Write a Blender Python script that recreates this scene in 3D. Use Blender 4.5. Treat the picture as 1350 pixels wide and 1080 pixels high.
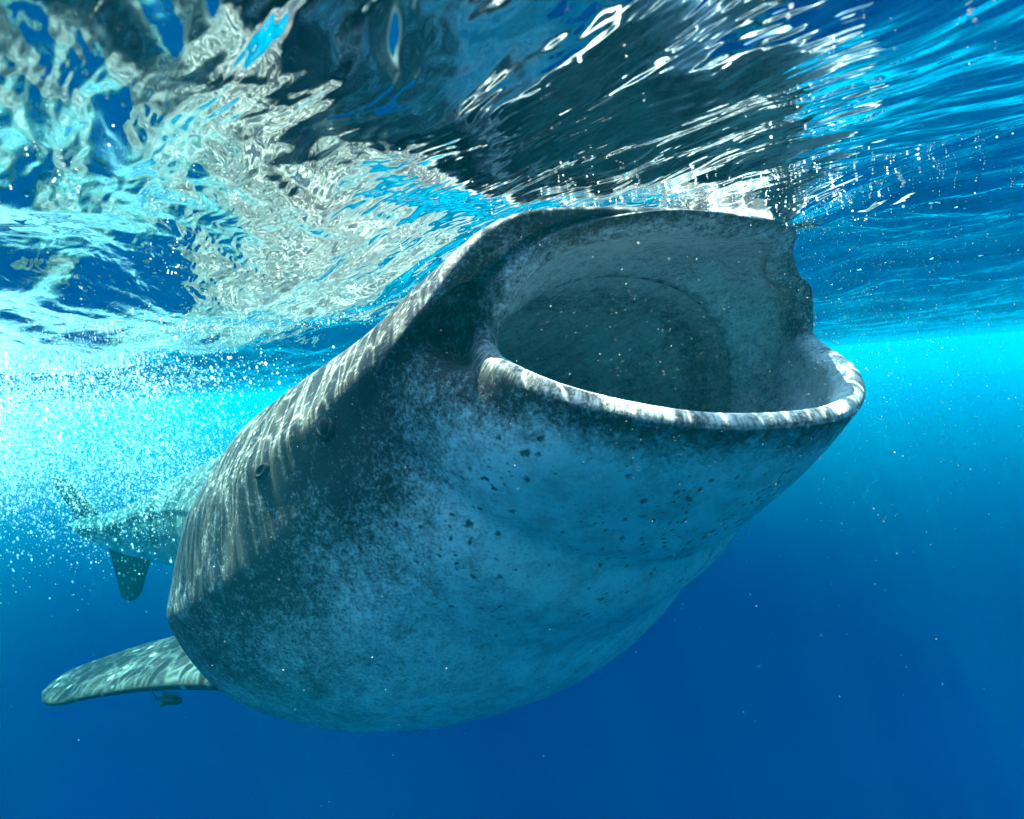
import bpy, math, random
import numpy as np
from mathutils import Vector, Matrix

# ------------------------------------------------------------------ scene, camera, light
sc = bpy.context.scene
for o in list(bpy.data.objects):
    bpy.data.objects.remove(o, do_unlink=True)
col = sc.collection
R = math.radians

cam_d = bpy.data.cameras.new('camera')
cam = bpy.data.objects.new('camera', cam_d)
col.objects.link(cam)
cam_d.sensor_width = 36.0
cam_d.lens = 22.0
cam_d.clip_start = 0.02
cam_d.clip_end = 400.0
cam.location = (0.0, 0.0, -0.35)
cam.matrix_world = (Matrix.Translation((0, 0, -0.35)) @ Matrix.Rotation(R(90 - 2.8), 4, 'X')
                    @ Matrix.Rotation(R(-4.6), 4, 'Z'))
cam_d.dof.use_dof = True
cam_d.dof.focus_distance = 1.55
cam_d.dof.aperture_fstop = 5.0
sc.camera = cam

SUN_EL, SUN_AZ = 75.0, 146.0          # azimuth measured from +X, counter-clockwise
sd = Vector((math.cos(R(SUN_EL)) * math.cos(R(SUN_AZ)), math.cos(R(SUN_EL)) * math.sin(R(SUN_AZ)), math.sin(R(SUN_EL))))
world = bpy.data.worlds.new('World')
sc.world = world
world.use_nodes = True
nt = world.node_tree
sky = nt.nodes.new('ShaderNodeTexSky')
sky.sky_type = 'NISHITA'
sky.sun_disc = False
sky.sun_elevation = R(SUN_EL)
sky.sun_rotation = R(90 - SUN_AZ)
bgn = nt.nodes['Background']
nt.links.new(sky.outputs[0], bgn.inputs[0])
bgn.inputs[1].default_value = 0.15

sun_d = bpy.data.lights.new('sun', 'SUN')
sun_d.energy = 5.0
sun_d.angle = R(0.5)
sun_d.color = (1.0, 0.80, 0.64)
sun = bpy.data.objects.new('sun', sun_d)
sun.rotation_euler = sd.to_track_quat('Z', 'Y').to_euler()
sun.location = sd * 30
col.objects.link(sun)

sc.view_settings.view_transform = 'Standard'
sc.view_settings.look = 'None'
sc.view_settings.gamma = 1.0
sc.view_settings.use_curve_mapping = False
sc.view_settings.exposure = 1.68
sc.render.engine = 'CYCLES'
cy = sc.cycles
cy.max_bounces = 8
cy.diffuse_bounces = 3
cy.glossy_bounces = 4
cy.transmission_bounces = 4
cy.volume_bounces = 1
cy.transparent_max_bounces = 12
cy.caustics_reflective = True
cy.caustics_refractive = False
cy.blur_glossy = 0.5
cy.sample_clamp_indirect = 4.0
cy.use_denoising = True
cy.use_adaptive_sampling = True
cy.adaptive_threshold = 0.02

# ------------------------------------------------------------------ helpers
class NT:
    """small wrapper to write node trees tersely"""
    def __init__(s, name):
        s.m = bpy.data.materials.new(name)
        s.m.use_nodes = True
        s.t = s.m.node_tree
        s.t.nodes.clear()
        s.out = s.t.nodes.new('ShaderNodeOutputMaterial')
    def n(s, kind, **kw):
        nd = s.t.nodes.new('ShaderNode' + kind)
        ins = kw.pop('ins', {})
        for k, v in kw.items():
            setattr(nd, k, v)
        for k, v in ins.items():
            s.set(nd.inputs[k], v)
        return nd
    def set(s, sock, v):
        if isinstance(v, bpy.types.NodeSocket):
            s.t.links.new(v, sock)
        elif isinstance(v, bpy.types.Node):
            s.t.links.new(v.outputs[0], sock)
        else:
            if hasattr(sock, 'default_value'):
                dv = sock.default_value
                if hasattr(dv, '__len__') and len(dv) == 4 and len(v) == 3:
                    v = (*v, 1.0)
            sock.default_value = v
    def math(s, op, a, b=0.0, c=0.0, clamp=False):
        nd = s.n('Math', operation=op, use_clamp=clamp)
        s.set(nd.inputs[0], a); s.set(nd.inputs[1], b); s.set(nd.inputs[2], c)
        return nd.outputs[0]
    def mix(s, f, a, b):
        nd = s.n('Mix', data_type='RGBA')
        s.set(nd.inputs[0], f); s.set(nd.inputs[6], a); s.set(nd.inputs[7], b)
        return nd.outputs[2]
    def ramp(s, f, lo, hi, smooth=True):
        nd = s.n('MapRange', interpolation_type='SMOOTHSTEP' if smooth else 'LINEAR')
        s.set(nd.inputs[0], f); nd.inputs[1].default_value = lo; nd.inputs[2].default_value = hi
        return nd.outputs[0]
    def noise(s, vec, scale, detail=3.0, rough=0.55, dist=0.0):
        nd = s.n('TexNoise', ins={'Vector': vec, 'Scale': scale, 'Detail': detail, 'Roughness': rough, 'Distortion': dist})
        return nd.outputs[0]
    def voro(s, vec, scale, feature='F1', out=0, rnd=1.0):
        nd = s.n('TexVoronoi', feature=feature, ins={'Vector': vec, 'Scale': scale, 'Randomness': rnd})
        return nd.outputs[out]
    def vmul(s, vec, v):
        nd = s.n('VectorMath', operation='MULTIPLY')
        s.set(nd.inputs[0], vec); s.set(nd.inputs[1], v)
        return nd.outputs[0]
    def vadd(s, vec, v):
        nd = s.n('VectorMath', operation='ADD')
        s.set(nd.inputs[0], vec); s.set(nd.inputs[1], v)
        return nd.outputs[0]

def mesh_np(name, V, F, mat, smooth=True):
    """V (n,3), F (m,4) or (m,3) numpy -> linked object"""
    me = bpy.data.meshes.new(name)
    k = F.shape[1]
    me.vertices.add(len(V)); me.vertices.foreach_set('co', np.asarray(V, np.float32).ravel())
    me.loops.add(F.size); me.loops.foreach_set('vertex_index', np.asarray(F, np.int32).ravel())
    me.polygons.add(len(F))
    me.polygons.foreach_set('loop_start', np.arange(0, F.size, k, dtype=np.int32))
    me.polygons.foreach_set('loop_total', np.full(len(F), k, np.int32))
    me.update(calc_edges=True)
    me.validate()
    if smooth:
        me.polygons.foreach_set('use_smooth', np.ones(len(me.polygons), bool))
    me.materials.append(mat)
    o = bpy.data.objects.new(name, me)
    col.objects.link(o)
    return o

def attr(o, name, data, kind='FLOAT'):
    a = o.data.attributes.new(name, kind, 'POINT')
    if kind == 'FLOAT':
        a.data.foreach_set('value', np.asarray(data, np.float32).ravel())
    else:
        a.data.foreach_set('vector', np.asarray(data, np.float32).ravel())

def tag(o, label=None, cat=None, group=None, kind=None):
    for k, v in (('label', label), ('category', cat), ('group', group), ('kind', kind)):
        if v:
            o[k] = v

# ------------------------------------------------------------------ the sea: water body (haze) and its surface
def water_volume(name, scatter, absorb):
    nt = NT(name)
    last = None
    for colr, absn, dens, g in scatter:
        pv = nt.n('VolumePrincipled')
        nt.set(pv.inputs['Color'], colr)
        pv.inputs['Density'].default_value = dens
        nt.set(pv.inputs['Absorption Color'], absn)
        pv.inputs['Anisotropy'].default_value = g
        last = pv.outputs[0]
    if absorb:
        ab = nt.n('VolumeAbsorption', ins={'Color': absorb[0], 'Density': absorb[1]})
        add = nt.n('AddShader')
        nt.t.links.new(last, add.inputs[0])
        nt.t.links.new(ab.outputs[0], add.inputs[1])
        last = add.outputs[0]
    nt.t.links.new(last, nt.out.inputs['Volume'])
    return nt.m

def closed_box(name, x0, x1, y0, y1, z0, z1, mat):
    V = np.array([(x, y, z) for x in (x0, x1) for y in (y0, y1) for z in (z0, z1)], float)
    F = np.array([(0, 1, 3, 2), (4, 6, 7, 5), (0, 4, 5, 1), (2, 3, 7, 6), (0, 2, 6, 4), (1, 5, 7, 3)])
    return mesh_np(name, V, F, mat, smooth=False)

def build_haze():
    o = closed_box('haze', -34, 34, -20, 46, -32, 0.5,
                   water_volume('sea_water_body', [((0.0, 0.036, 0.115), (0.0, 0.62, 0.85), 0.020, 0.0)], ((0.0, 0.937, 0.9885), 0.21)))
    tag(o, kind='stuff', label='clear blue sea water filling everything below the surface', cat='water')
    # added second volume: a paler top layer that makes the cyan-to-blue light gradient
    o = closed_box('haze', -33, 33, -19, 45, -1.45, 0.45,
                   water_volume('gradient_top_layer', [((0.0, 0.32, 0.385), (0.0, 0.7, 0.75), 0.021, 0.0)], None))
    tag(o, kind='stuff', label='paler turquoise top layer of the sea, added for the cyan-to-blue gradient', cat='water')

def surface_height(X, Y):
    rng = np.random.default_rng(11)
    # gentle domain warp keeps the crests from running straight
    wx = X + 0.10 * np.sin(2.3 * Y + 0.9 * X + 0.4) + 0.035 * np.sin(7.1 * Y - 2.0 * X)
    wy = Y + 0.12 * np.sin(1.9 * X - 0.6 * Y + 1.3) + 0.03 * np.sin(6.3 * X + 3.1 * Y + 0.5)
    Z = np.zeros_like(X)
    for lam, amp, n in ((3.2, 0.030, 4), (1.3, 0.024, 6), (0.62, 0.013, 9), (0.30, 0.0050, 12), (0.145, 0.0028, 14), (0.07, 0.0009, 14)):
        for _ in range(n):
            th = rng.normal(0.55, 0.75 if lam > 0.4 else 0.42)
            k = 2 * math.pi / (lam * rng.uniform(0.75, 1.3))
            ph = rng.uniform(0, 6.283)
            s = np.sin(k * (wx * math.cos(th) + wy * math.sin(th)) + ph)
            a = amp * rng.uniform(0.5, 1.2) / math.sqrt(n) * 1.8
            # troughs broad, crests pinched (seen from below)
            Z += a * (s - 0.35 * (1 - s * s))
    Z *= 1 - 0.5 * np.exp(-(((X - 0.35) / 0.7) ** 2 + ((Y - 0.95) / 0.55) ** 2))
    Z *= 1 - 0.55 * np.exp(-(((X + 0.45) / 0.65) ** 2 + ((Y - 1.45) / 0.85) ** 2))
    # long swell: lower towards the left, lifted over the snout
    Z += -0.05 * np.tanh((-X - 0.4) * 1.2) + 0.03
    Z += 0.07 * np.tanh((Y - 1.0) / 0.8) - 0.01
    # water draws down over the back behind the head
    Z -= 0.085 * np.exp(-(((X + 0.5) / 0.5) ** 2 + ((Y - 1.85) / 0.6) ** 2))
    # the front of the upper jaw just breaks the surface
    Z -= 0.055 * np.exp(-(((X - 0.78) / 0.34) ** 2 + ((Y - 1.72) / 0.36) ** 2))
    Z += 0.02 * np.exp(-(((X - 0.35) / 0.45) ** 2 + ((Y - 1.55) / 0.5) ** 2))
    fade = np.exp(-(np.hypot(X, Y) / 22.0) ** 2)
    return Z * fade

def build_surface():
    nt = NT('sea_surface')
    tc = nt.n('TexCoord').outputs['Object']
    warp = nt.n('TexNoise', ins={'Vector': tc, 'Scale': 3.0, 'Detail': 2.0})
    wv = nt.n('VectorMath', operation='MULTIPLY_ADD')
    nt.set(wv.inputs[0], warp.outputs[1]); nt.set(wv.inputs[1], (0.12, 0.12, 0.0)); nt.set(wv.inputs[2], tc)
    rot = nt.n('VectorRotate', rotation_type='Z_AXIS', ins={'Vector': wv.outputs[0], 'Angle': R(-32)})
    st = nt.vmul(rot.outputs[0], (1.0, 0.32, 1.0))
    h1 = nt.noise(st, 16.0, 2.0, 0.55, 0.3)
    h2 = nt.noise(st, 52.0, 1.0, 0.55)
    patch = nt.ramp(nt.noise(tc, 1.7, 2.0), 0.35, 0.7)
    h = nt.math('ADD', nt.math('MULTIPLY', h1, 1.0), nt.math('MULTIPLY', nt.math('MULTIPLY', h2, 0.5), patch))
    bump = nt.n('Bump', ins={'Strength': 1.0, 'Distance': 0.010, 'Height': h})
    fr = nt.n('Fresnel', ins={'IOR': 1.333, 'Normal': bump.outputs[0]})
    gl = nt.n('BsdfGlossy', ins={'Color': (0.96, 0.98, 1.0), 'Roughness': 0.03, 'Normal': bump.outputs[0]})
    # caustic light net painted into the sheet's transparency, brightest along the cell edges
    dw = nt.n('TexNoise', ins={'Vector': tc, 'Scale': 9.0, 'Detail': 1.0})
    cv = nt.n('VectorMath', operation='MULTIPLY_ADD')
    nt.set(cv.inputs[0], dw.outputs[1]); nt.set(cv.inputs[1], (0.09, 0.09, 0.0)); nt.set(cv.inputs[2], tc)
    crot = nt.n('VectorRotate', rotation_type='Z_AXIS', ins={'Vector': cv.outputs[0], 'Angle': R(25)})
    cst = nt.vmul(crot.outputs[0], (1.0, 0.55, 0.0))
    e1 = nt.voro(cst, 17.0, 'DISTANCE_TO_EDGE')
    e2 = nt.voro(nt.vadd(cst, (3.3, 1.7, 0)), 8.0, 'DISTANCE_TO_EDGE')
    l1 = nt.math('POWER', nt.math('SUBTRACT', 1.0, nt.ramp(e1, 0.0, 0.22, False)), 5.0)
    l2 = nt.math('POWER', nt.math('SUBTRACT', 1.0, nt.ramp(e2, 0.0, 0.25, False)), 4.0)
    big = nt.ramp(nt.noise(tc, 2.2, 2.0), 0.3, 0.7)  # broad transparency patches, painted in to throw light shafts
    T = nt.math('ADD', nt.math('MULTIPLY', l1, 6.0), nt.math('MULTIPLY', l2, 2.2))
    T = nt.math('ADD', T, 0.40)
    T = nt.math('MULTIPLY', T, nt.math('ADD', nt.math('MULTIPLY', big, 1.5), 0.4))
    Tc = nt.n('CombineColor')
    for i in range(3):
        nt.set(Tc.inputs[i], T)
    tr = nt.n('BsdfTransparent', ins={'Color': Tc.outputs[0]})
    rf = nt.n('BsdfRefraction', ins={'Color': (1, 1, 1), 'Roughness': 0.07, 'IOR': 1.333, 'Normal': bump.outputs[0]})
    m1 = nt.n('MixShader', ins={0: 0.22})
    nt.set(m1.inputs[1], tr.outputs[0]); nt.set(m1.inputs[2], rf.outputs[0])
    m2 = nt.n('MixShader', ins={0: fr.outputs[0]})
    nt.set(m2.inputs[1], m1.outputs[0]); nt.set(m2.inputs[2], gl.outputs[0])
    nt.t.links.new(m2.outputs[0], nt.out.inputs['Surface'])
    N = 760
    u = np.linspace(-1, 1, N)
    B = 5.4
    g = np.sinh(B * u) / math.sinh(B) * 33.5
    gx, gy = np.meshgrid(g + 0.05, g * 0.97 + 1.0, indexing='ij')
    Z = surface_height(gx, gy)
    V = np.stack([gx, gy, Z], -1).reshape(-1, 3)
    i = np.arange(N - 1)
    a = (i[:, None] * N + i[None, :]).ravel()
    F = np.stack([a, a + N, a + N + 1, a + 1], -1)
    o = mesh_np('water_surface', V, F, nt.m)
    tag(o, kind='structure', label='rippled sea surface seen from below, glinting with sunlight', cat='water')
    return o

# ------------------------------------------------------------------ the whale shark
MID = np.array([0.476, 1.70, -0.25])
HD = R(55.0)
AX = np.array([math.cos(HD), -math.sin(HD), 0.0])      # forward
AY = np.array([math.sin(HD), math.cos(HD), 0.0])       # the shark's left
AZ = np.array([0, 0, 1.0])

def ring(x, y, z, d):
    return np.array([x, y, z, d], float).T     # (9,4)

def half_ellipse(x, hw, hh, cz, dark, flat=1.0):
    th = np.linspace(math.pi / 2, -math.pi / 2, 9)
    return ring(np.full(9, x), hw * np.cos(th), cz + hh * np.sin(th), dark)

D_BODY = [1, 1, 1, .95, .85, .6, .3, .12, .08]
OUTER = [
    # k:   0     1     2     3     4     5     6     7     8     (top centre -> bottom centre)
    ring([.20, .16, .04, -.02, -.06, .0, .16, .29, .36],
         [0, .25, .43, .58, .625, .62, .53, .30, 0],
         [.222, .222, .195, .11, .01, -.045, -.13, -.20, -.22],
         [.6, .6, .6, .7, .9, .75, .7, .65, .6]),
    ring([.225, .185, .06, -.02, -.09, .01, .182, .312, .383],
         [0, .26, .445, .61, .65, .655, .558, .315, 0],
         [.237, .237, .207, .115, .005, -.06, -.152, -.226, -.247],
         [.8, .8, .8, .9, 1, .95, .9, .85, .8]),
    ring([.20, .17, .04, -.07, -.15, -.02, .165, .295, .365],
         [0, .28, .48, .655, .68, .665, .562, .314, 0],
         [.25, .252, .225, .11, -.005, -.105, -.19, -.258, -.279],
         [.9, .9, .9, .95, 1, .95, .8, .75, .7]),
    ring([.10, .07, -.02, -.12, -.20, -.10, .07, .18, .24],
         [0, .34, .58, .725, .745, .70, .58, .32, 0],
         [.255, .262, .235, .06, -.05, -.17, -.30, -.385, -.42],
         [.95, .95, .95, .95, 1, .6, -.05, -.2, -.25]),
    ring([-.10, -.12, -.18, -.28, -.34, -.27, -.14, -.04, .01],
         [0, .37, .645, .775, .79, .735, .58, .32, 0],
         [.235, .23, .165, -.035, -.17, -.28, -.46, -.58, -.62],
         [1, 1, 1, 1, 1, .72, .18, 0, -.05]),
    ring([-.40, -.42, -.46, -.52, -.56, -.52, -.44, -.37, -.34],
         [0, .39, .70, .845, .88, .845, .69, .39, 0],
         [.14, .135, .055, -.15, -.34, -.48, -.72, -.88, -.93],
         [1, 1, 1, 1, 1, .8, .36, .12, .06]),
    ring([-.85, -.86, -.88, -.9, -.9, -.87, -.81, -.75, -.72],
         [0, .41, .79, .98, 1.05, 1.04, .87, .50, 0],
         [.02, .0, -.07, -.33, -.56, -.71, -1.0, -1.22, -1.29],
         [1, 1, 1, 1, 1, .88, .52, .18, .05]),
    ring([-1.35] * 9,
         [0, .45, .83, 1.05, 1.14, 1.15, .97, .56, 0],
         [-.1, -.12, -.19, -.48, -.72, -.89, -1.2, -1.45, -1.53],
         [1, 1, 1, 1, .95, .9, .65, .25, .08]),
    ring([-1.9] * 9,
         [0, .44, .74, .9, .98, .98, .84, .5, 0],
         [-.2, -.23, -.34, -.5, -.7, -.98, -1.27, -1.47, -1.54],
         [1, 1, 1, 1, 1, .95, .85, .5, .2]),
    half_ellipse(-2.8, .85, .62, -.88, D_BODY),
    half_ellipse(-4.0, .65, .55, -1.0, D_BODY),
    half_ellipse(-5.2, .42, .42, -1.15, D_BODY),
    half_ellipse(-6.2, .22, .24, -1.3, D_BODY),
    half_ellipse(-6.9, .10, .12, -1.32, D_BODY),
    half_ellipse(-7.2, .02, .05, -1.3, D_BODY),
]
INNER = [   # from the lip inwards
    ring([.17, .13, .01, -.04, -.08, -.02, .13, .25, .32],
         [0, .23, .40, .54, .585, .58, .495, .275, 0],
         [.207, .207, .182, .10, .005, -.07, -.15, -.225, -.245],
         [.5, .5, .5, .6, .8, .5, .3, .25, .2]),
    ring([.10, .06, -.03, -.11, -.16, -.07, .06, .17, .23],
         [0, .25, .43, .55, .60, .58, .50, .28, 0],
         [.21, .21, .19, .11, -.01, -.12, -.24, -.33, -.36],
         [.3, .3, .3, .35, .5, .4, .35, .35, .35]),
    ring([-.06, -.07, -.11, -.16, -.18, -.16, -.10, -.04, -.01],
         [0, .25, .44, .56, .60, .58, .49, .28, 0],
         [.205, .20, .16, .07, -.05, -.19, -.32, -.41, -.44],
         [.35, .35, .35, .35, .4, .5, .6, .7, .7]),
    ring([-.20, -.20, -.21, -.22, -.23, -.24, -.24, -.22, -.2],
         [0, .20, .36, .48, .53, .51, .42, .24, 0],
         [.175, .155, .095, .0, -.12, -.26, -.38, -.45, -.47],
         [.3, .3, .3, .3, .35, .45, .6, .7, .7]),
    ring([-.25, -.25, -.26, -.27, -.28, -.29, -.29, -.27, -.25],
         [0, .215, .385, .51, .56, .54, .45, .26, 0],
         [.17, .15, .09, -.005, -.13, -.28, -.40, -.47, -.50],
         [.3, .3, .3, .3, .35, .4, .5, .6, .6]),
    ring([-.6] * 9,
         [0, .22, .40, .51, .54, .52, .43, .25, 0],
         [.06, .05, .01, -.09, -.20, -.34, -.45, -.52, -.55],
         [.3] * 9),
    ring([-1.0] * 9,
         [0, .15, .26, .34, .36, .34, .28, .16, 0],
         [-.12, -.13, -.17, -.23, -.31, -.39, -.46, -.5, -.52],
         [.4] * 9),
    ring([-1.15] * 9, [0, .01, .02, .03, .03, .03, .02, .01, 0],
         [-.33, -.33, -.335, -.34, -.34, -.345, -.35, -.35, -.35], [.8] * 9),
]

def catmull(P, t, periodic):
    """P (n,...) control values, t in index units -> interpolated"""
    n = len(P)
    i = np.floor(t).astype(int)
    if not periodic:
        i = np.clip(i, 0, n - 2)
    f = (t - i).reshape(-1, *([1] * (P.ndim - 1)))
    if periodic:
        a, b, c, d = P[(i - 1) % n], P[i % n], P[(i + 1) % n], P[(i + 2) % n]
    else:
        b, c = P[i], P[i + 1]
        a = np.where((i > 0).reshape(f.shape), P[np.maximum(i - 1, 0)], 2 * b - c)
        d = np.where((i < n - 2).reshape(f.shape), P[np.minimum(i + 2, n - 1)], 2 * c - b)
    return 0.5 * (2 * b + (c - a) * f + (2 * a - 5 * b + 4 * c - d) * f ** 2 + (3 * b - a - 3 * c + d) * f ** 3)

def bend(P):
    """swimming curve of the trunk: the tail swings to the shark's right"""
    x = P[:, 0]
    t = np.clip((-x - 2.4) / 4.8, 0, None)
    P = P.copy()
    P[:, 1] -= 1.5 * t ** 1.8
    return P

def to_world(P):
    return MID + P[:, 0:1] * AX + P[:, 1:2] * AY + P[:, 2:3] * AZ

def fin(root, tip, chord_r, chord_t, cdir, thick, sweep=0.0, n=40, m=28, curve=(0, 0, 0)):
    """flattened hydrofoil from root to tip, local shark coordinates"""
    root, tip, cdir = map(lambda v: np.array(v, float), (root, tip, cdir))
    cdir /= np.linalg.norm(cdir)
    sp = (tip - root) / np.linalg.norm(tip - root)
    nrm = np.cross(sp, cdir); nrm /= np.linalg.norm(nrm)
    V, W = [], []
    for j in range(n + 1):
        t = j / n
        e = 1.0 if t < 0.86 else math.sqrt(max(1e-5, 1 - ((t - 0.86) / 0.14) ** 2))
        c = (chord_r + (chord_t - chord_r) * t ** 0.8) * e
        th = thick * (1 - 0.65 * t) * (0.35 + 0.65 * e)
        ctr = root + (tip - root) * t + cdir * sweep * t ** 1.6 + np.array(curve) * math.sin(math.pi * t)
        for i in range(m):
            a = 2 * math.pi * i / m
            u = math.cos(a)
            v = math.sin(a) * (0.75 + 0.35 * u) 
            V.append(ctr + cdir * (-u * c / 2) + nrm * (v * th / 2)); W.append((t, u))
    a = np.arange(n * m)
    nx = (a // m) * m + (a % m + 1) % m
    F = np.stack([a, nx, nx + m, a + m], -1)
    V.append(root); V.append(tip + cdir * sweep + 0 * root)
    return np.array(V[:-2]), F, np.array(W)

def build_shark_mesh():
    ctrl = INNER[::-1] + OUTER
    nin = len(INNER)
    C = np.array(ctrl)                                       # (J,9,4)
    # full ring: far (left, +y) side from top to bottom, then near side bottom to top
    right = C[:, 7:0:-1].copy(); right[:, :, 1] *= -1
    # the gape is a little skewed: the left corner is drawn forwards and outwards
    for j in range(nin - 3, nin + 5):
        w = 1.0 if j < nin + 3 else (0.7 if j == nin + 3 else 0.35)
        C[j, 2, 2] -= 0.034 * w; C[j, 2, 1] -= 0.005 * w
        C[j, 3, 1] += 0.035 * w; C[j, 3, 0] += 0.03 * w
        C[j, 4, 1] += 0.055 * w; C[j, 4, 0] += 0.05 * w
        C[j, 5, 1] += 0.02 * w
    for j in range(nin - 3, nin + 2):                         # and the right corner is tucked into its fold
        right[j, 3, 1] += 0.04; right[j, 4, 1] += 0.035; right[j, 2, 1] += 0.015
    full = np.concatenate([C, right], 1)                      # (J,16,4)
    M = 448
    tt = np.arange(M) / M * 16
    up = np.stack([catmull(full[j], tt, True) for j in range(len(full))])
    ts = []
    for j in range(len(full) - 1):
        seg = 26 if (nin - 2 <= j <= nin + 6) else (16 if j < nin else 14)
        ts += list(j + np.arange(seg) / seg)
    ts.append(len(full) - 1)
    ts = np.array(ts)
    G = catmull(up, ts, False)                                # (S,M,4)
    S = len(ts)
    kk = np.where(tt <= 8, tt, 16 - tt)                       # 0 top .. 8 bottom
    side = np.where(tt <= 8, 1.0, -1.0)
    tsg = np.repeat((ts - nin)[:, None], M, 1)                # 0 = lip crest, <0 inside
    kg = np.repeat(kk[None], S, 0)
    V = G[..., :3].reshape(-1, 3)
    dark = np.clip(G[..., 3], 0, 1).reshape(-1)
    a = (np.arange(S - 1)[:, None] * M + np.arange(M)[None]).ravel()
    b = (np.arange(S - 1)[:, None] * M + (np.arange(M)[None] + 1) % M).ravel()
    F = np.stack([a, b, b + M, a + M], -1)
    # ---- relief along the normals
    P = V.reshape(S, M, 3)
    du = np.roll(P, -1, 1) - np.roll(P, 1, 1)
    ds = np.gradient(P, axis=0)
    nr = np.cross(ds, du)
    nr /= np.linalg.norm(nr, axis=-1, keepdims=True) + 1e-9
    # outward = away from the ring centre on the outside, inwards in the mouth: orient by the trunk
    j0 = np.argmin(abs(ts - (nin + 6)))
    cen = P[j0].mean(0)
    if ((P[j0] - cen) * nr[j0]).sum() < 0:
        nr = -nr
        F = F[:, ::-1]
    disp = np.zeros((S, M))
    # throat crease and soft folds below the jaw
    g = lambda t0, w: np.exp(-((tsg - t0) / w) ** 2)
    under = np.clip((kg - 4.6) / 1.6, 0, 1)
    disp -= 0.022 * g(4.15 - 0.10 * (8 - kg), 0.16) * under
    disp += 0.014 * g(4.6 - 0.10 * (8 - kg), 0.20) * under
    disp -= 0.010 * g(5.2 - 0.15 * (8 - kg), 0.18) * under
    # fold running back from the corner of the mouth
    near = np.repeat(np.where(side < 0, 1.0, 0.15)[None], S, 0)
    disp -= near * 0.065 * np.exp(-((tsg - 1.55) / 0.38) ** 2) * np.exp(-((kg - 3.6) / 1.0) ** 4)
    disp -= 0.016 * np.exp(-((tsg - 1.8) / 0.3) ** 2) * np.exp(-((kg - 2.0) / 1.3) ** 4)
    disp += 0.006 * np.exp(-((tsg - 2.9) / 0.35) ** 2) * np.exp(-((kg - 2.0) / 1.1) ** 4)
    disp += 0.008 * np.exp(-((tsg - 2.6) / 0.4) ** 2) * np.exp(-((kg - 3.3) / 0.9) ** 2)
    # ridge at the shoulder of the head
    disp += 0.012 * np.exp(-((kg - 3.0) / 0.3) ** 2) * np.clip((tsg - 3) / 1.5, 0, 1)
    # long soft ridges along the flanks
    disp += 0.012 * np.exp(-((kg - 3.3) / 0.12) ** 2) * np.clip((tsg - 8) / 1.5, 0, 1)
    # filter pads inside the mouth
    inm = tsg < -3.6
    disp += np.where(inm, 0.010 * np.sin(kg * 5.5) ** 8, 0) * np.clip((-4.6 - tsg) / 0.8, 0, 1)
    P = P + nr * disp[..., None]
    V = P.reshape(-1, 3)
    skin = np.stack([tsg, kg * np.repeat(side[None], S, 0), np.zeros((S, M))], -1).reshape(-1, 3)
    inside = np.clip(-tsg / 0.8, 0, 1).ravel()
    lip = (np.exp(-((tsg - 0.5) / 0.75) ** 2) * np.clip((kg - 3.8) / 1.0, 0, 1)).ravel()
    spots = (np.clip((tsg - 6.6) / 1.5, 0, 1)).ravel()
    Vs, Fs, Ds, Is, Ls, Ss, Ks = [V], [F], [dark], [inside], [lip], [spots], [skin]
    def add(fv, ff, w, dk):
        off = sum(len(v) for v in Vs)
        Vs.append(fv); Fs.append(ff + off); Ds.append(dk); n = len(fv)
        Is.append(np.zeros(n)); Ls.append(np.zeros(n)); Ss.append(np.ones(n))
        Ks.append(np.concatenate([w * (8.0, 1.0) + (8.0, 5.0), np.zeros((n, 1))], 1))
    # pectoral fins (right and left), dorsal fin, caudal fin lobes, pelvic fins
    for s in (-1, 1):
        fv, ff, w = fin((-2.05, s * 0.70, -1.32), (-2.92, s * 1.60, -1.52), 0.80, 0.38, (-0.95, s * -0.25, 0.05), 0.17,
                        curve=(0, 0, 0.05))
        if s > 0: ff = ff[:, ::-1]
        add(fv, ff, w, np.full(len(fv), 1.4))
    fv, ff, w = fin((-3.0, 0, -.50), (-3.7, 0, -.30), .9, .2, (-1, 0, 0), .12, n=24); add(fv, ff, w, np.full(len(fv), 1.4))
    fv, ff, w = fin((-6.75, 0, -1.3), (-7.35, 0.0, -.75), .5, .2, (-1, 0, -.2), .10, n=24); add(fv, ff, w, np.full(len(fv), 1.4))
    fv, ff, w = fin((-6.2, 0, -1.35), (-6.35, 0.0, -2.05), .95, .3, (-1, 0, -.2), .10, n=24); add(fv, ff, w, np.full(len(fv), 1.4))
    for s in (-1, 1):
        fv, ff, w = fin((-4.3, s * .25, -1.45), (-4.7, s * .42, -1.66), .4, .14, (-1, 0, 0), .07, n=20)
        if s > 0: ff = ff[:, ::-1]
        add(fv, ff, w, np.full(len(fv), 1.4))
    V = np.concatenate(Vs); V = to_world(bend(V))
    o = mesh_np('body', V, np.concatenate(Fs), skin_material())
    attr(o, 'dark', np.concatenate(Ds)); attr(o, 'inside', np.concatenate(Is)); attr(o, 'lip', np.concatenate(Ls))
    attr(o, 'spotted', np.concatenate(Ss)); attr(o, 'skin', np.concatenate(Ks), 'FLOAT_VECTOR')
    surf = {'P': P, 'nr': nr, 'ts': ts - nin, 'kk': tt}
    return o, surf

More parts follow.
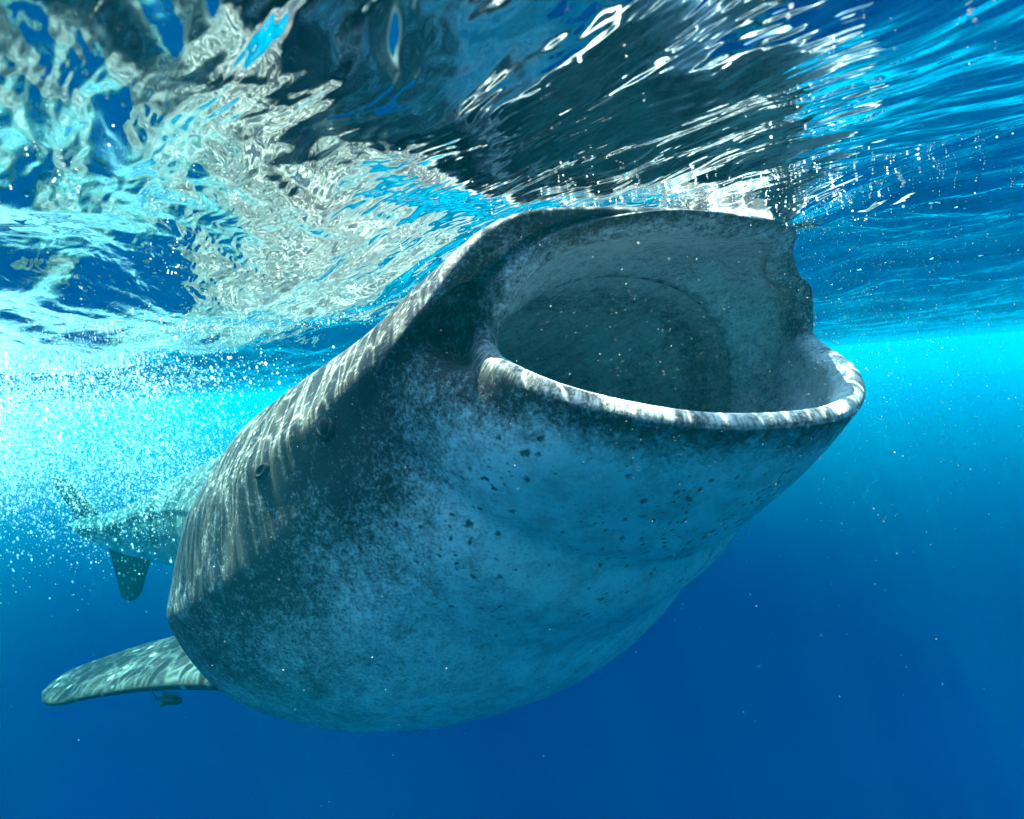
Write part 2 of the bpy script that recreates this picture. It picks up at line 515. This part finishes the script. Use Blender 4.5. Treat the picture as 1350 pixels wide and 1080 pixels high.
def skin_material():
    nt = NT('shark_skin')
    tc = nt.n('TexCoord').outputs['Object']
    A = lambda n: nt.n('Attribute', attribute_name=n)
    dark, inside, lip, spotted = (A(n).outputs['Fac'] for n in ('dark', 'inside', 'lip', 'spotted'))
    skin = A('skin').outputs['Vector']
    n1 = nt.noise(tc, 4.0, 6.0, 0.68)
    n2 = nt.noise(tc, 34.0, 6.0, 0.75)
    n3 = nt.noise(tc, 110.0, 3.0, 0.7)
    d = nt.math('ADD', nt.math('MULTIPLY_ADD', dark, 0.97, 0.03), nt.math('MULTIPLY', nt.math('SUBTRACT', n1, 0.5), 0.85))
    d = nt.math('ADD', d, nt.math('MULTIPLY', nt.math('SUBTRACT', n2, 0.5), 1.2))
    d = nt.math('ADD', d, nt.math('MULTIPLY', nt.math('SUBTRACT', n3, 0.5), 1.0))
    f = nt.ramp(d, 0.05, 1.0)
    tsx0 = nt.n('SeparateXYZ', ins={0: skin}).outputs[0]
    # slate grey crown painted lighter for the sunlit ridge, darkest along the cheek, white throat
    kab = nt.math('ABSOLUTE', nt.n('SeparateXYZ', ins={0: skin}).outputs[1])
    crown = nt.math('SUBTRACT', 1.0, nt.ramp(nt.math('ADD', kab, nt.math('MULTIPLY', nt.math('SUBTRACT', n2, 0.5), 0.9)), 2.75, 3.3))
    cd = nt.voro(nt.vmul(skin, (5.0, 9.0, 1.0)), 2.2, 'F1')
    cdots = nt.math('SUBTRACT', 1.0, nt.ramp(nt.math('ADD', cd, nt.math('MULTIPLY', n3, 0.2)), 0.24, 0.42))  # pale skin dots that double as painted sun dapples
    crownc = nt.mix(nt.math('MULTIPLY', cdots, nt.ramp(kab, 1.9, 2.3)), (0.062, 0.060, 0.056), (0.42, 0.40, 0.36))
    darkc = nt.mix(crown, (0.034, 0.034, 0.033), crownc)
    grit = nt.ramp(nt.math('ADD', nt.noise(tc, 13.0, 6.0, 0.72), nt.math('MULTIPLY', nt.math('SUBTRACT', n3, 0.5), 0.35)), 0.40, 0.66)
    palec = nt.mix(nt.math('MULTIPLY', grit, nt.math('SUBTRACT', 1.0, nt.ramp(tsx0, 5.5, 8.5))), (0.88, 0.90, 0.89), (0.55, 0.58, 0.58))
    colr = nt.mix(f, palec, darkc)
    # dark freckles on the pale throat, in loose clusters
    sv = nt.n('VectorMath', operation='MULTIPLY_ADD')
    wn = nt.n('TexNoise', ins={'Vector': tc, 'Scale': 30.0, 'Detail': 2.0})
    nt.set(sv.inputs[0], wn.outputs[1]); nt.set(sv.inputs[1], (0.03, 0.03, 0.03)); nt.set(sv.inputs[2], tc)
    vd = nt.n('TexVoronoi', ins={'Vector': sv.outputs[0], 'Scale': 27.0})
    rnd = nt.n('SeparateColor', ins={0: vd.outputs['Color']})
    size = nt.math('MULTIPLY', nt.ramp(rnd.outputs[0], 0.05, 1.0), 0.27)
    size = nt.math('MULTIPLY', size, nt.ramp(nt.noise(tc, 3.3, 1.0), 0.30, 0.5))
    tsx = nt.n('SeparateXYZ', ins={0: skin}).outputs[0]
    size = nt.math('MULTIPLY', size, nt.math('MULTIPLY', nt.ramp(tsx, 1.9, 2.4), nt.math('SUBTRACT', 1.0, nt.ramp(tsx, 4.3, 6.2))))
    fk = nt.math('SUBTRACT', size, vd.outputs['Distance'])
    fk = nt.ramp(nt.math('ADD', fk, nt.math('MULTIPLY', nt.math('SUBTRACT', n3, 0.5), 0.25)), -0.08, 0.13)
    colr = nt.mix(nt.math('MULTIPLY', fk, 0.85), colr, (0.03, 0.034, 0.037))
    vd2 = nt.n('TexVoronoi', ins={'Vector': sv.outputs[0], 'Scale': 52.0})
    rnd2 = nt.n('SeparateColor', ins={0: vd2.outputs['Color']})
    s2 = nt.math('MULTIPLY', nt.ramp(rnd2.outputs[0], 0.35, 0.9), nt.ramp(nt.noise(tc, 5.0, 2.0), 0.42, 0.66))
    s2 = nt.math('MULTIPLY', nt.math('MULTIPLY', s2, 0.42), nt.math('MULTIPLY', nt.ramp(tsx, 1.9, 2.4), nt.math('SUBTRACT', 1.0, nt.ramp(tsx, 3.8, 6.0))))
    fk2 = nt.ramp(nt.math('SUBTRACT', s2, vd2.outputs['Distance']), -0.10, 0.12)
    colr = nt.mix(nt.math('MULTIPLY', fk2, 0.9), colr, (0.04, 0.044, 0.047))
    # pale spots of the back, flanks and fins
    wv = nt.voro(nt.vmul(tc, (1, 1, 1)), 11.0, 'F1', 0, 0.75)
    ws = nt.math('SUBTRACT', 1.0, nt.ramp(wv, 0.12, 0.25))
    ws = nt.math('MULTIPLY', nt.math('MULTIPLY', ws, spotted), nt.ramp(dark, 0.35, 0.7))
    colr = nt.mix(nt.math('MULTIPLY', ws, 0.4), colr, (0.62, 0.64, 0.60))
    # lip: pale streaks across the roll, part skin pattern, part painted caustic light
    stv = nt.vmul(skin, (0.7, 26.0, 1.0))
    ln = nt.ramp(nt.math('ADD', nt.noise(stv, 1.0, 4.0, 0.65), nt.math('MULTIPLY', nt.math('SUBTRACT', nt.noise(tc, 9.0, 3.0), 0.5), 0.5)), 0.42, 0.72)
    colr = nt.mix(nt.math('MULTIPLY', nt.math('MULTIPLY', ln, lip), 0.9), colr, (0.50, 0.50, 0.48))
    # lining of the mouth
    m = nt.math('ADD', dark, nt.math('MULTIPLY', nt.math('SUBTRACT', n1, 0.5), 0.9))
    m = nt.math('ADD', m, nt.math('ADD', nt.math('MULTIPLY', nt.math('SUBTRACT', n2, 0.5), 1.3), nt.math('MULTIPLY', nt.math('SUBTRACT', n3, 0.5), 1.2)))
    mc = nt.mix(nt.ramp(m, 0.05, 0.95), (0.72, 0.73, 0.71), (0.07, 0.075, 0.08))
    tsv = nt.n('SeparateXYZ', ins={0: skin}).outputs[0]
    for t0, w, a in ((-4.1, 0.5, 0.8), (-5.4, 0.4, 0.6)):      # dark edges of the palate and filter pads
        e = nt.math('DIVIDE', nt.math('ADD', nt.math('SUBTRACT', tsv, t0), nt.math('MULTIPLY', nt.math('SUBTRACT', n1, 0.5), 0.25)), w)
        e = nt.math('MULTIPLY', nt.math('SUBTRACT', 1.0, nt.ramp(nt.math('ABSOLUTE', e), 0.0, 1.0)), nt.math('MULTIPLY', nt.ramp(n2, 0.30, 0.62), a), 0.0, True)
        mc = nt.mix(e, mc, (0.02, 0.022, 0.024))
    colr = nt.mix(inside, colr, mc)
    bh = nt.math('ADD', nt.math('MULTIPLY', n2, 0.5), nt.math('MULTIPLY', n3, 0.35))
    bump = nt.n('Bump', ins={'Strength': 0.5, 'Distance': 0.004, 'Height': bh})
    p = nt.n('BsdfPrincipled', ins={'Base Color': colr, 'Roughness': 0.55, 'Normal': bump.outputs[0]})
    p.inputs['Specular IOR Level'].default_value = 0.15
    nt.t.links.new(p.outputs[0], nt.out.inputs['Surface'])
    return nt.m

build_haze()
water = build_surface()
body, surf = build_shark_mesh()
root = bpy.data.objects.new('whale_shark', None)
col.objects.link(root)
root.location = MID + np.array([0, 0, -0.5])
bpy.context.view_layer.update()
body.parent = root
body.matrix_parent_inverse = root.matrix_world.inverted()
tag(root, label='huge dark spotted whale shark feeding open-mouthed just under the surface', cat='shark')

# ------------------------------------------------------------------ eye and spiracle
def simple_mat(name, colr, rough=0.5, spec=0.4):
    nt = NT(name)
    tc = nt.n('TexCoord').outputs['Object']
    n = nt.noise(tc, 60.0, 3.0)
    c = nt.mix(n, tuple(v * 0.8 for v in colr), tuple(min(1, v * 1.2) for v in colr))
    p = nt.n('BsdfPrincipled', ins={'Base Color': c, 'Roughness': rough})
    p.inputs['Specular IOR Level'].default_value = spec
    nt.t.links.new(p.outputs[0], nt.out.inputs['Surface'])
    return nt.m

def lathe(profile, m=32):
    """profile [(r, h)] -> verts, quads about +Z"""
    pr = np.array(profile, float)
    a = np.arange(m) / m * 2 * math.pi
    V = np.stack([pr[:, None, 0] * np.cos(a), pr[:, None, 0] * np.sin(a), np.repeat(pr[:, 1:2], m, 1)], -1).reshape(-1, 3)
    i = np.arange((len(pr) - 1) * m)
    nx = (i // m) * m + (i % m + 1) % m
    return V, np.stack([i, nx, nx + m, i + m], -1)

def on_skin(ts0, k0):
    """point and outward normal of the near (right) flank at lip distance ts0 and height k0"""
    i = int(np.argmin(abs(surf['ts'] - ts0)))
    j = int(np.argmin(abs(surf['kk'] - (16 - k0))))
    p = surf['P'][i, j]; n = surf['nr'][i, j]
    t = surf['P'][i + 2, j] - p
    W = lambda v: v[0] * AX + v[1] * AY + v[2] * AZ
    n, t = W(n), W(t)
    return MID + W(p), n / np.linalg.norm(n), t / np.linalg.norm(t)

def frame(V, p, n, t):
    b = np.cross(n, t); b /= np.linalg.norm(b)
    t2 = np.cross(b, n)
    return p + V[:, 0:1] * t2 + V[:, 1:2] * b + V[:, 2:3] * n

def part(name, V, F, mat, par):
    o = mesh_np(name, V, F, mat)
    o.parent = par
    o.matrix_parent_inverse = par.matrix_world.inverted()
    return o

M_EYE = simple_mat('eye_dark', (0.010, 0.011, 0.012), 0.45, 0.2)
M_LID = simple_mat('eyelid_skin', (0.016, 0.017, 0.018), 0.6, 0.15)
EYE_AT, SPI_AT = (4.72, 3.35), (5.55, 3.25)
p, n, t = on_skin(*EYE_AT)
th = np.linspace(0, math.pi / 2, 9)
V, F = lathe([(0.026 * math.cos(a) + 1e-4, 0.012 * math.sin(a) - 0.004) for a in th])
eye = part('eye', frame(V, p, n, t), F, M_EYE, root)
V, F = lathe([(0.022, -0.004), (0.026, 0.003), (0.031, 0.002), (0.040, -0.001), (0.044, -0.006)])
part('eyelid', frame(V, p, n, t), F, M_LID, root)
p, n, t = on_skin(*SPI_AT)
V, F = lathe([(0.001, 0.001), (0.018, 0.002), (0.022, 0.008), (0.030, 0.006), (0.040, -0.003)])
V[:, 1] *= 0.55
part('spiracle', frame(V, p, n, t), F, M_LID, root)

# ------------------------------------------------------------------ small fish under the pectoral fin
def build_fish():
    xs = np.array([0, .03, .10, .22, .38, .55, .72, .85, .93, 1.0])
    hh = np.array([.01, .05, .085, .11, .115, .10, .07, .042, .035, .035])
    ww = np.array([.01, .05, .08, .085, .08, .065, .045, .025, .018, .012])
    m = 20
    a = np.arange(m) / m * 2 * math.pi
    V = [(x, w * math.cos(t), h * math.sin(t)) for x, h, w in zip(xs, hh, ww) for t in a]
    i = np.arange((len(xs) - 1) * m); nx = (i // m) * m + (i % m + 1) % m
    F = [np.stack([i, nx, nx + m, i + m], -1)]
    V = [np.array(V)]
    for args in (((.95, 0, 0), (1.22, 0, .16), .14, .06, (1, 0, .1), .02), ((.95, 0, 0), (1.22, 0, -.15), .14, .06, (1, 0, -.1), .02),
                 ((.55, 0, .08), (.78, 0, .19), .34, .1, (1, 0, 0), .02), ((.55, 0, -.08), (.78, 0, -.18), .32, .1, (1, 0, 0), .02),
                 ((.25, -.07, -.03), (.42, -.2, -.08), .1, .05, (1, 0, 0), .015), ((.25, .07, -.03), (.42, .2, -.08), .1, .05, (1, 0, 0), .015)):
        fv, ff, w = fin(*args, n=10, m=12)
        F.append(ff + sum(len(v) for v in V)); V.append(fv)
    V = np.concatenate(V) * 0.23
    o = mesh_np('remora', V, np.concatenate(F), simple_mat('remora_skin', (0.035, 0.04, 0.045), 0.5))
    o.location = (-1.74, 3.02, -1.80)
    o.rotation_euler = (R(20), R(8), R(150))
    tag(o, label="small dark fish hanging just under the shark's pectoral fin", cat='fish')
build_fish()

# ------------------------------------------------------------------ bubbles and drifting specks
def ico():
    g = (1 + 5 ** 0.5) / 2
    V = np.array([(-1, g, 0), (1, g, 0), (-1, -g, 0), (1, -g, 0), (0, -1, g), (0, 1, g), (0, -1, -g), (0, 1, -g), (g, 0, -1), (g, 0, 1), (-g, 0, -1), (-g, 0, 1)], float)
    V /= np.linalg.norm(V[0])
    F = np.array([(0, 11, 5), (0, 5, 1), (0, 1, 7), (0, 7, 10), (0, 10, 11), (1, 5, 9), (5, 11, 4), (11, 10, 2), (10, 7, 6), (7, 1, 8), (3, 9, 4), (3, 4, 2), (3, 2, 6), (3, 6, 8), (3, 8, 9), (4, 9, 5), (2, 4, 11), (6, 2, 10), (8, 6, 7), (9, 8, 1)])
    return V, F

def octa():
    V = np.array([(1, 0, 0), (-1, 0, 0), (0, 1, 0), (0, -1, 0), (0, 0, 1), (0, 0, -1)], float)
    F = np.array([(0, 2, 4), (2, 1, 4), (1, 3, 4), (3, 0, 4), (2, 0, 5), (1, 2, 5), (3, 1, 5), (0, 3, 5)])
    return V, F

def balls(name, P, r, mat, fine=False):
    bv, bf = ico() if fine else octa()
    V = (P[:, None] + bv[None] * r[:, None, None]).reshape(-1, 3)
    F = (bf[None] + (np.arange(len(P)) * len(bv))[:, None, None]).reshape(-1, 3)
    return mesh_np(name, V, F, mat)

def bubble_mat(name, see_through, w=0.92):
    nt = NT(name)
    d = nt.n('BsdfDiffuse', ins={'Color': (w, w, w)})
    t = nt.n('BsdfTranslucent', ins={'Color': (w, w, w)})
    m0 = nt.n('MixShader', ins={0: 0.5})
    nt.t.links.new(d.outputs[0], m0.inputs[1]); nt.t.links.new(t.outputs[0], m0.inputs[2])
    tr = nt.n('BsdfTransparent')
    m = nt.n('MixShader', ins={0: see_through})
    nt.t.links.new(m0.outputs[0], m.inputs[1]); nt.t.links.new(tr.outputs[0], m.inputs[2])
    nt.t.links.new(m.outputs[0], nt.out.inputs['Surface'])
    return nt.m

M_BUB = bubble_mat('air_bubbles', 0.5)
M_SPECK = bubble_mat('plankton_specks', 0.25, 0.55)
rng = np.random.default_rng(5)
def blob(c, s, n):
    return np.array(c) + rng.normal(0, 1, (n, 3)) * np.array(s)

# wash of bubbles behind and to the shark's right
P = np.concatenate([
    blob((-3.2, 3.6, -0.46), (0.28, 0.30, 0.18), 26000),
    blob((-2.75, 3.7, -0.22), (0.40, 0.35, 0.13), 14000),
    blob((-2.2, 3.6, -0.18), (0.35, 0.35, 0.10), 1500),
    blob((-2.95, 3.5, -0.70), (0.15, 0.2, 0.11), 4000),
    blob((-2.8, 3.5, -0.45), (0.35, 0.3, 0.17), 6000),
    blob((-2.9, 4.6, -0.75), (0.45, 0.4, 0.28), 24000),
    blob((-1.7, 3.0, -0.22), (0.35, 0.3, 0.08), 900),
])
H = surface_height(P[:, 0], P[:, 1])
P[:, 2] = np.minimum(P[:, 2], H - 0.004)
r = np.exp(rng.normal(math.log(0.0021), 0.72, len(P)))
o = balls('bubble_wash', P, np.clip(r, 0.0012, 0.011), M_BUB)
tag(o, kind='stuff', label='white cloud of churned bubbles below the surface beside the shark', cat='bubbles')

# bubbles pressed against the underside of the surface
n = 5200
P = np.stack([rng.uniform(-2.6, 1.5, n), rng.uniform(0.45, 3.4, n), np.zeros(n)], -1)
cl = np.sin(P[:, 0] * 5.1 + 2 * np.sin(P[:, 1] * 2.7)) * np.sin(P[:, 1] * 6.3 + P[:, 0] * 2.0) + rng.normal(0, 0.45, n)
P = P[cl > 0.55]
P2 = np.concatenate([blob((0.62, 1.55, 0), (0.22, 0.14, 0), 500), blob((-0.95, 2.2, 0), (0.28, 0.22, 0), 900), blob((-1.5, 2.6, 0), (0.4, 0.3, 0), 1200)])
P = np.concatenate([P, P2])
r = np.clip(np.exp(rng.normal(math.log(0.0013), 0.45, len(P))), 0.0005, 0.004)
P[:, 2] = surface_height(P[:, 0], P[:, 1]) - r * 0.8 - rng.exponential(0.006, len(P))
o = balls('surface_bubbles', P, r, M_BUB, True)
tag(o, kind='stuff', label='scattered tiny air bubbles clinging to the underside of the surface', cat='bubbles')

# plankton and specks drifting in the water
n = 1500
P = np.stack([rng.uniform(-2.2, 2.2, n), rng.uniform(0.55, 3.4, n), rng.uniform(-1.9, -0.03, n)], -1)
P = np.concatenate([P, blob((0.50, 1.30, -0.30), (0.30, 0.22, 0.16), 4500), blob((0.0, 1.0, -0.40), (0.45, 0.16, 0.25), 1200)])
P = P[P[:, 1] > 0.5]
P[:, 2] = np.where(P[:, 2] > -0.06, rng.uniform(-0.5, -0.06, len(P)), P[:, 2])
r = np.clip(np.exp(rng.normal(math.log(0.00040), 0.42, len(P))), 0.0002, 0.0012)
o = balls('plankton', P, r, M_SPECK)
tag(o, kind='stuff', label='fine pale plankton specks drifting through the blue water', cat='plankton')
